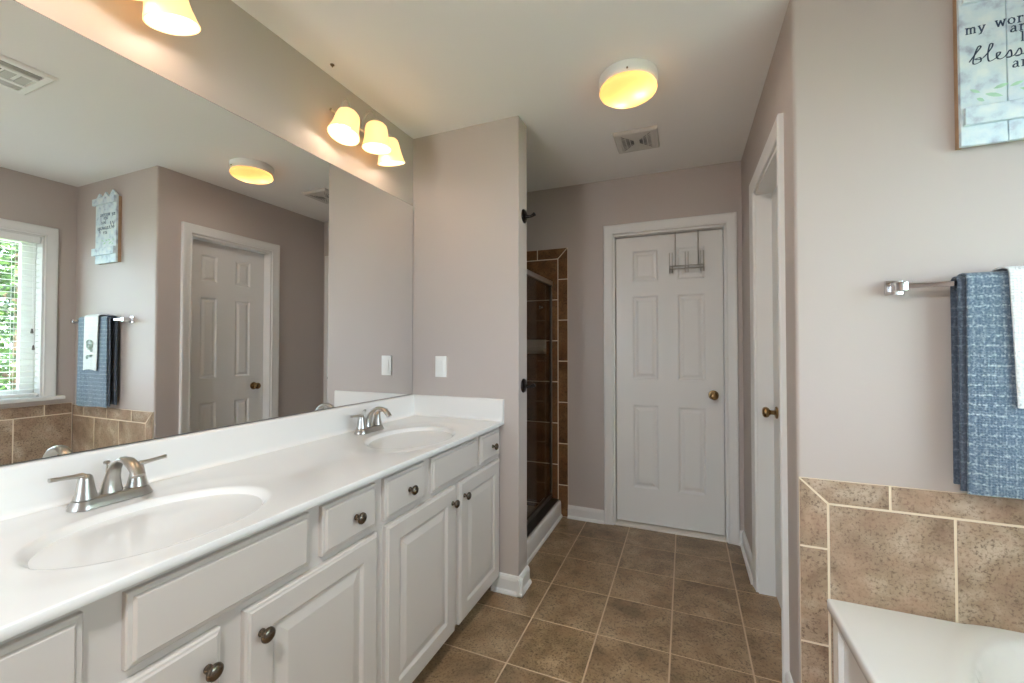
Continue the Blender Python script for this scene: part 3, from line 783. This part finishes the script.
ar = thing('air_register', 'white ceiling air register with louvers, seen in the mirror', 'vent', (-.14, .77, ZC))
bm = B(); x0, x1, y0, y1 = -.292, .012, .610, .930
panel_slab(bm, lambda u, v, d: Vector((u, v, ZC-.011-d)), x0, x1, y0, y1, .0105, [(x0+.032, x0+.085, y0+.032, y1-.032), (x0+.105, x1-.105, y0+.032, y1-.032), (x1-.085, x1-.032, y0+.032, y1-.032)], [(.002, -.008), (.003, -.008)], [(0, -.007), (.010, 0)])
build('register_frame', bm, M['white'], ar)
bm = B()
box(bm, x0+.036, x0+.081, y0+.036, y1-.036, ZC-.0042, ZC-.0026)
for k in range(6): box(bm, x0+.108, x1-.108, y0+.045+k*.043, y0+.062+k*.043, ZC-.0042, ZC-.0026)
build('slot_shade_strips', bm, M['slotshade'], ar)
bm = B()
for k in range(5):
    a = y0+.040+k*.048
    prism(bm, [(x0+.106, 0), (x1-.106, 0), (x1-.106, .004), (x0+.106, .004)], a+.014, a+.046, lambda u, v, d: Vector((u, d, ZC-.009+v)))
for xx in (x0+.05, x0+.068): box(bm, xx, xx+.004, y0+.034, y1-.034, ZC-.0105, ZC-.0045)
for k in range(3): box(bm, x1-.080+k*.017, x1-.067+k*.017, y0+.034, y1-.034, ZC-.0085, ZC-.0045)
build('louver', bm, M['greyslot'], ar)
hk = B(); lathe(hk, [(0, 0), (.009, 0), (.008, .003), (.003, .005), (.003, .010), (0, .011)], (0, 0, -1), (-1.371, 1.318, ZC), 14)
tag(build('ceiling_screw', hk, M['pewter'], None, 40), 'tiny dark screw head in the ceiling above the mirror wall', 'screw')

# ================================================================ SHOWER
XC = -.862
cb = B(); box(cb, -.985, XC, YE+.0005, YF-.0095, 0, .120, .006, 2)
box(cb, -1.795, -.985, YE+.0005, YF-.0095, 0, .045)
tag(build('shower_pan', cb, M['pan'], None, 40), 'white shower curb and pan between the partition and the tiled wall', 'shower pan')
cbt = B(); prism(cbt, BP[:5]+[(.012, .100), (.009, .112), (0, .119)], YE, YF-.010, lambda u, v, d: Vector((XC+.0005+u*.8, d, v)))
struct('trim_1', bm=cbt, mats=M['trim'])
se = thing('shower_enclosure', 'smoky framed glass shower door beside the brown tiled wall', 'shower door', (-.925, 2.54, .12))
XG = -.925; ztop = 1.735
bm = B(); box(bm, XG-.014, XC-.006, YE+.001, YF-.012, .1205, .127, .002, 1); box(bm, XG-.008, XG+.008, YE+.001, YF-.012, .134, .165, .002, 1); build('bottom_track', bm, M['steel'], se)
bm = B(); box(bm, XG-.014, XG+.014, YE+.001, YF-.012, ztop-.034, ztop, .004, 2); build('top_rail', bm, M['nickel'], se)
for a, b_ in ((YF-.034, YF-.0095), (YE+.001, YE+.030)):
    bm = B(); box(bm, XG-.008, XG+.008, a, b_, .165, ztop-.001, .003, 1); build('side_post', bm, M['steel'], se)
bm = B(); box(bm, XG-.003, XG+.003, YE+.028, YF-.038, .160, ztop-.030); build('glass_panel', bm, M['showerglass'], se)
bm = B(); lathe(bm, [(0, 0), (.007, 0), (.007, .014), (.013, .018), (.014, .026), (.009, .030), (0, .031)], (-1, 0, 0), (XG-.003, 2.80, 1.527), 16); build('glass_knob', bm, M['chrome'], se, 40)
bm = B(); lathe(bm, [(0, 0), (.006, 0), (.008, .004), (.006, .009), (0, .011)], (0, 0, 1), (XG, YF-.025, ztop-.0005), 12); build('corner_cap', bm, M['chrome'], se, 45)
sf = B(); x0, x1 = -1.22, -.965
prism(sf, [(0, 1.195), (.055, 1.205), (.075, 1.225), (.080, 1.250), (.074, 1.252), (.062, 1.232), (.008, 1.222), (.008, 1.300), (0, 1.302)], x0, x1, lambda u, v, d: Vector((d, YF-.0085-u, v)))
tag(build('soap_shelf', sf, M['pan'], None, 40), 'pale ceramic soap shelf on the tiles behind the shower glass', 'soap dish')

# ================================================================ TUB
TX0, TX1, TY0, TY1, TZ = .4215, XW-.0085, -.22, YT-.0085, .447
tb = thing('bathtub', 'white drop-in bathtub with paneled apron below the tiled wall', 'bathtub', (.88, .70, 0))
ecx, ecy, ea, eb = .880, .735, .350, .845
def tub_z(x, y):
    r = math.hypot((x-ecx)/ea, (y-ecy)/eb); z = TZ
    if r < 1.12:
        if r > 1: z += .006*math.sin(PI*(1.12-r)/.12)
        else:
            e = 1-r; z -= .36*min(1, (e/.33))**.8 if e < .33 else .36+.01*(e-.33)
    return z
bm = B(); nx, ny = 90, 150; gv = []
for i in range(nx+1):
    gv.append([bm.verts.new((TX0+(TX1-TX0)*i/nx, TY0+(TY1-TY0)*j/ny, tub_z(TX0+(TX1-TX0)*i/nx, TY0+(TY1-TY0)*j/ny))) for j in range(ny+1)])
for i in range(nx):
    for j in range(ny): bm.faces.new((gv[i][j], gv[i+1][j], gv[i+1][j+1], gv[i][j+1]))
prev = gv[0]
for dx, dz in ((-.004, -.002), (-.006, -.007), (-.006, -.032), (-.003, -.036), (.03, -.036)):
    cur = [bm.verts.new((TX0+dx, v.co.y, TZ+dz)) for v in gv[0]]
    for j in range(ny): bm.faces.new((prev[j], prev[j+1], cur[j+1], cur[j]))
    prev = cur
build('tub_shell', bm, M['tub'], tb, 50)
bm = B(); panel_slab(bm, fr_x(.430, -1), TY0, TY1, .001, TZ-.034, .02, [(TY0+.06, TY1-.048, .06, TZ-.070)], [(.003, -.006), (.007, -.012), (.010, -.012)], [(0, -.002), (.002, 0)])
build('apron', bm, M['tub'], tb)

# ================================================================ TOWELS
BY, BZ = YT-.048, 1.432
tr = thing('towel_bar', 'chrome towel bar with square wall brackets above the tub', 'towel bar', (.9, YT, BZ))
bm = B(); box(bm, .586, 1.232, BY-.0075, BY+.0075, BZ-.0075, BZ+.0075, .0015, 2); build('bar', bm, M['chrome'], tr, 40)
for x in (.596, 1.232):
    bm = B(); box(bm, x-.022, x+.022, YT-.010, YT-.0002, BZ-.022, BZ+.022, .002, 2); box(bm, x-.015, x+.015, BY-.012, YT-.009, BZ-.015, BZ+.013, .003, 2)
    build('bracket', bm, M['chrome'], tr, 40)
def drape(bm, xa, xb, yf, yb, ztop_, zf, zb, nxs, wav, seed, skew=0., flare=0.):
    """sheet over the bar: front leg, fold over, back leg"""
    rnd = random.Random(seed); ph = [rnd.uniform(0, 6.28) for _ in range(4)]
    path = []
    for i in range(25): path.append((yf, zf+(ztop_-.014-zf)*i/24, 1-i/24, 'f'))
    ym = (yf+yb)/2; hw = (yb-yf)/2
    for i in range(1, 8):
        a = PI-PI*i/8; path.append((ym+hw*math.cos(a), ztop_-.014+.014*math.sin(a), 0, 't'))
    for i in range(25): path.append((yb, ztop_-.014-(ztop_-.014-zb)*i/24, i/24, 'b'))
    g_ = []
    for i in range(nxs+1):
        q = i/nxs; row = []
        for y, z, dn, leg in path:
            wv = wav*dn*(math.sin(q*9+ph[0])+.6*math.sin(q*17+ph[1])+.4*math.sin(q*5+dn*3+ph[2]))
            if leg == 'b': wv = abs(wv)*.4
            x = xa+(xb-xa)*q+skew*dn+flare*dn*(q-.5)
            row.append(bm.verts.new((x, y-wv if leg != 'b' else min(y+wv, YT-.006), z+(.004*math.sin(q*6+ph[3]) if dn == 1 else 0))))
        g_.append(row)
    for i in range(nxs):
        for j in range(len(path)-1): bm.faces.new((g_[i][j], g_[i+1][j], g_[i+1][j+1], g_[i][j+1]))
def solid(o, t, off):
    md = o.modifiers.new('thickness', 'SOLIDIFY'); md.thickness = t; md.offset = off
    bv = o.modifiers.new('soft', 'BEVEL'); bv.width = t*.35; bv.segments = 2; bv.limit_method = 'ANGLE'; bv.angle_limit = math.radians(50)
bt = thing('bath_towel', 'blue waffle bath towel folded over the towel bar', 'towel', (.9, BY, BZ))
bm = B(); drape(bm, .732, 1.095, BY-.026, BY+.026, 1.458, .838, .850, 40, .0035, 2, flare=.01)
o = build('towel_front', bm, M['bluecloth'], bt, 60); solid(o, .007, 0)
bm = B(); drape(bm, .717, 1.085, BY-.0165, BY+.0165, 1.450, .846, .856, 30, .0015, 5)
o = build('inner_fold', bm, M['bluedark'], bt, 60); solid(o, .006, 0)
ht = thing('hand_towel', 'white textured hand towel draped over the blue towel', 'towel', (.9, BY, BZ))
bm = B(); drape(bm, .812, .986, BY-.039, BY+.039, 1.470, 1.090, 1.13, 24, .002, 8, skew=.012)
o = build('towel_cloth', bm, M['whitecloth'], ht, 60); solid(o, .006, 0)

bm = B()
def stitch(pts, wd=.0024):
    for (a, c) in zip(pts, pts[1:]):
        A, C = Vector(a), Vector(c); t = (C-A).normalized(); nv = Vector((-t.y, t.x))*wd/2
        prism(bm, [(A+nv)[:], (A-nv)[:], (C-nv)[:], (C+nv)[:]], BY-.0520, BY-.0410, lambda u, v, d: Vector((u, d, v)))
stitch(arc(.905, 1.262, .034, .3, 5.2, 18)); stitch(arc(.912, 1.256, .018, 2.2, 7.4, 14)); stitch(arc(.902, 1.200, .022, 3.4, 5.9, 10))
stitch([(.925, 1.170), (.935, 1.185), (.930, 1.165)]); stitch([(.880, 1.215), (.872, 1.230), (.884, 1.226)])
build('embroidery', bm, M['stitch'], ht)

# ================================================================ WALL SIGN
sg = thing('wall_sign', 'weathered pale blue picket-fence sign with script lettering above the towel bar', 'sign', (.87, YT, 1.826))
YP = YT-.030     # plank fronts
edges = [(.747, .8465), (.8485, .927), (.929, 1.006)]
for k, (a, b_) in enumerate(edges):
    mid = (a+b_)/2; tip = 2.338-.004*k
    bm = B(); prism(bm, [(a, 1.832), (b_, 1.832), (b_, 2.296), (mid, tip), (a, 2.296)], YP, YP+.012, lambda u, v, d: Vector((u, d, v)))
    bmesh.ops.bevel(bm, geom=list(bm.edges), offset=.0012, segments=1, affect='EDGES')
    build('picket', bm, M['sign'], sg)
for z0, z1 in ((1.888, 1.939), (2.244, 2.290)):
    bm = B(); box(bm, .7505, 1.025, YP-.014, YP, z0, z1, .0015, 1); build('rail', bm, M['sign'], sg)
for xa_, xb_ in ((.7465, .7585), (.994, 1.005)):
    bm = B(); box(bm, xa_, xb_, YP+.012, YT-.0005, 1.834, 2.29, .001, 1); build('back_batten', bm, M['backwood'], sg)
# lettering: strokes as thin flat ribbons on the planks
GL = {  # x-height letters on a 0..1 grid (x, y); list of polylines; serif style
 'm': (1.25, [[(0, 1), (.18, 1), (.18, 0)], [(.05, 0), (.32, 0)], [(.18, .75), (.35, .98), (.52, .95), (.6, .75), (.6, 0)], [(.48, 0), (.74, 0)], [(.6, .75), (.78, .98), (.95, .95), (1.03, .75), (1.03, 0)], [(.9, 0), (1.16, 0)]]),
 'y': (.85, [[(.0, 1), (.25, 1)], [(.1, 1), (.4, 0)], [(.55, 1), (.8, 1)], [(.7, 1), (.4, 0), (.28, -.3), (.1, -.36)]]),
 'w': (1.2, [[(0, 1), (.25, 1)], [(.1, 1), (.35, 0), (.58, .9), (.82, 0), (1.05, 1)], [(.93, 1), (1.17, 1)]]),
 'o': (.85, [[(.4, 1), (.15, .85), (.06, .5), (.15, .15), (.4, 0), (.65, .15), (.74, .5), (.65, .85), (.4, 1)]]),
 'r': (.7, [[(0, 1), (.2, 1), (.2, 0)], [(.05, 0), (.38, 0)], [(.2, .7), (.35, .95), (.55, .98), (.58, .85)]]),
 'i': (.45, [[(0, 1), (.2, 1), (.2, 0)], [(.05, 0), (.36, 0)], [(.18, 1.32), (.22, 1.36)]]),
 'e': (.78, [[(.08, .55), (.66, .55), (.6, .85), (.38, 1), (.14, .85), (.06, .5), (.16, .14), (.4, 0), (.66, .16)]]),
 's': (.68, [[(.52, .8), (.48, .95), (.28, 1), (.1, .82), (.2, .6), (.42, .45), (.5, .22), (.32, 0), (.1, .05), (.06, .22)]]),
 'a': (.78, [[(.12, .82), (.3, 1), (.5, .92), (.54, .7), (.54, .1), (.7, 0)], [(.54, .58), (.22, .5), (.06, .28), (.12, .05), (.3, 0), (.54, .2)]]),
 'l': (.42, [[(0, 1.6), (.2, 1.6), (.2, 0)], [(.05, 0), (.36, 0)]]),
}
def ribbon(bm, pts, wd, yy):
    for (a, b_) in zip(pts, pts[1:]):
        A, C = Vector(a), Vector(b_); t = (C-A)
        if t.length < 1e-6: continue
        t.normalize(); wl = wd*(1.25 if abs(t.y) > abs(t.x) else .75); nv = Vector((-t.y, t.x))*wl/2; e_ = t*wl*.3
        q = [A-e_+nv, A-e_-nv, C+e_-nv, C+e_+nv]
        prism(bm, [(p.x, p.y) for p in q], yy, yy+.0006, lambda u, v, d: Vector((u, d, v)))
def word(bm, txt, x, z, h, wd=.16, sx=.82):
    for ch in txt:
        if ch == ' ': x += h*.75; continue
        adv, st = GL[ch]
        for s_ in st: ribbon(bm, [(x+p[0]*h*sx, z+p[1]*h) for p in s_], h*wd, YP-.0006)
        x += (adv+.16)*h*sx
    return x
bm = B()
word(bm, 'my', .760, 2.157, .0175, sx=1.12); word(bm, 'worries', .824, 2.161, .0175, sx=1.1)
word(bm, 'are', .855, 2.137, .0175, sx=1.1); word(bm, 'less', .876, 2.107, .0165, sx=1.1); word(bm, 'are', .858, 2.036, .0175, sx=1.1)
def script(pts): ribbon(bm, [(.774+p[0]*.0305, 2.066+p[1]*.023) for p in pts], .0026, YP-.0006)
def curve(ctrl, n=6):
    out = []
    for i in range(len(ctrl)-1):
        p0, p1, p2, p3 = [Vector(ctrl[min(max(j, 0), len(ctrl)-1)]) for j in (i-1, i, i+1, i+2)]
        for k in range(n):
            t = k/n; out.append(tuple(.5*((2*p1)+(-p0+p2)*t+(2*p0-5*p1+4*p2-p3)*t*t+(-p0+3*p1-3*p2+p3)*t**3)))
    out.append(tuple(ctrl[-1])); return out
cur = [(-.2, .4), (.3, 1.4), (.62, 2.0), (.45, 2.15), (.2, 1.3), (.05, .2), (.25, 0), (.6, .25), (.55, .7), (.2, .6), (.7, .55),   # b
       (1.3, 1.5), (1.45, 2.1), (1.25, 2.1), (1.1, 1.0), (1.15, .1), (1.45, .1),                                                 # l
       (1.85, .55), (1.95, .9), (1.72, .85), (1.72, .3), (1.95, .05), (2.3, .3),                                                 # e
       (2.62, .95), (2.72, .35), (2.6, .05), (2.4, .1), (2.9, .2), (3.25, .95), (3.38, .35), (3.2, .03), (3.0, .1), (3.6, .25),    # s s
       (3.85, .85), (3.88, .1), (4.15, .3), (4.4, .9), (4.42, .05), (4.75, .85), (4.95, .8), (4.98, .05), (5.3, .3),               # i n
       (5.85, .8), (5.55, .9), (5.42, .4), (5.7, .1), (5.92, .85), (5.85, -.6), (5.55, -.8), (5.6, -.3), (6.2, .3),                # g
       (6.5, .95), (6.6, .35), (6.4, .03), (6.2, .1)]                                                                             # s
script(curve(cur))
build('lettering', bm, M['ink'], sg)
bm = B()
def leafshape(x, z, L_, W_, ang):
    c, s_ = math.cos(ang), math.sin(ang)
    P_ = [(0, 0), (.25, .38), (.55, .5), (.8, .3), (1, 0), (.8, -.28), (.5, -.42), (.22, -.3)]
    prism(bm, [(x+(a*L_)*c-(b_*W_)*s_, z+(a*L_)*s_+(b_*W_)*c) for a, b_ in P_], YP-.0005, YP, lambda u, v, d: Vector((u, d, v)))
for a in ((.800, 1.975, .040, .012, -.35), (.818, 1.986, .034, .011, .25), (.790, 1.981, .026, .009, 2.6), (.782, 1.966, .020, .010, -.6), (.852, 1.985, .03, .010, .3), (.872, 1.975, .034, .011, -.3), (.90, 1.982, .03, .01, .5)): leafshape(*a)
build('painted_leaves', bm, M['leafink'], sg)

# ================================================================ WINDOW BLIND
wb = thing('window_blind', 'white horizontal slat blind in the window, seen in the mirror', 'blind', (XW+.05, (WY0+WY1)/2, WZ1-.02))
XB = XW+.030; ya, yb_ = WY0+.018, WY1-.018
bm = B(); box(bm, XB-.025, XB+.025, ya, yb_, WZ1-.062, WZ1-.0125, .003, 1); build('headrail', bm, M['slat'], wb)
bm = B(); n = 25; pitch = (WZ1-.066-(WZ0+.045))/n
for k in range(n):
    z = WZ0+.048+pitch*(k+.5); tl = math.radians(4)
    prism(bm, [(-.024, -.0012), (0, .0014), (.024, -.0012), (.024, .0006), (0, .0032), (-.024, .0006)], ya, yb_, lambda u, v, d: Vector((XB+u*math.cos(tl)-v*math.sin(tl), d, z+u*math.sin(tl)+v*math.cos(tl))))
build('slats', bm, M['slat'], wb)
bm = B(); box(bm, XB-.024, XB+.024, ya, yb_, WZ0+.024, WZ0+.040, .003, 1); build('bottom_rail', bm, M['slat'], wb)
for y in (ya+.12, (ya+yb_)/2, yb_-.12):
    bm = B()
    for dx in (-.025, .025): tube(bm, [(XB+dx, y, WZ0+.03), (XB+dx, y, WZ1-.04)], .0010, 6)
    build('ladder_cord', bm, M['slat'], wb)
for y, z in ((yb_-.038, 1.34), (yb_-.030, 1.225)):
    bm = B(); tube(bm, [(XB-.030, y, WZ1-.045), (XB-.032, y, z+.03)], .0009, 6)
    pc = build('pull_cord', bm, M['slat'], wb)
    bm = B(); lathe(bm, [(0, .034), (.004, .034), (.007, .012), (.0075, .003), (.004, 0), (0, 0)], (0, 0, 1), (XB-.032, y, z), 10); build('tassel', bm, M['cord'], pc, 40)
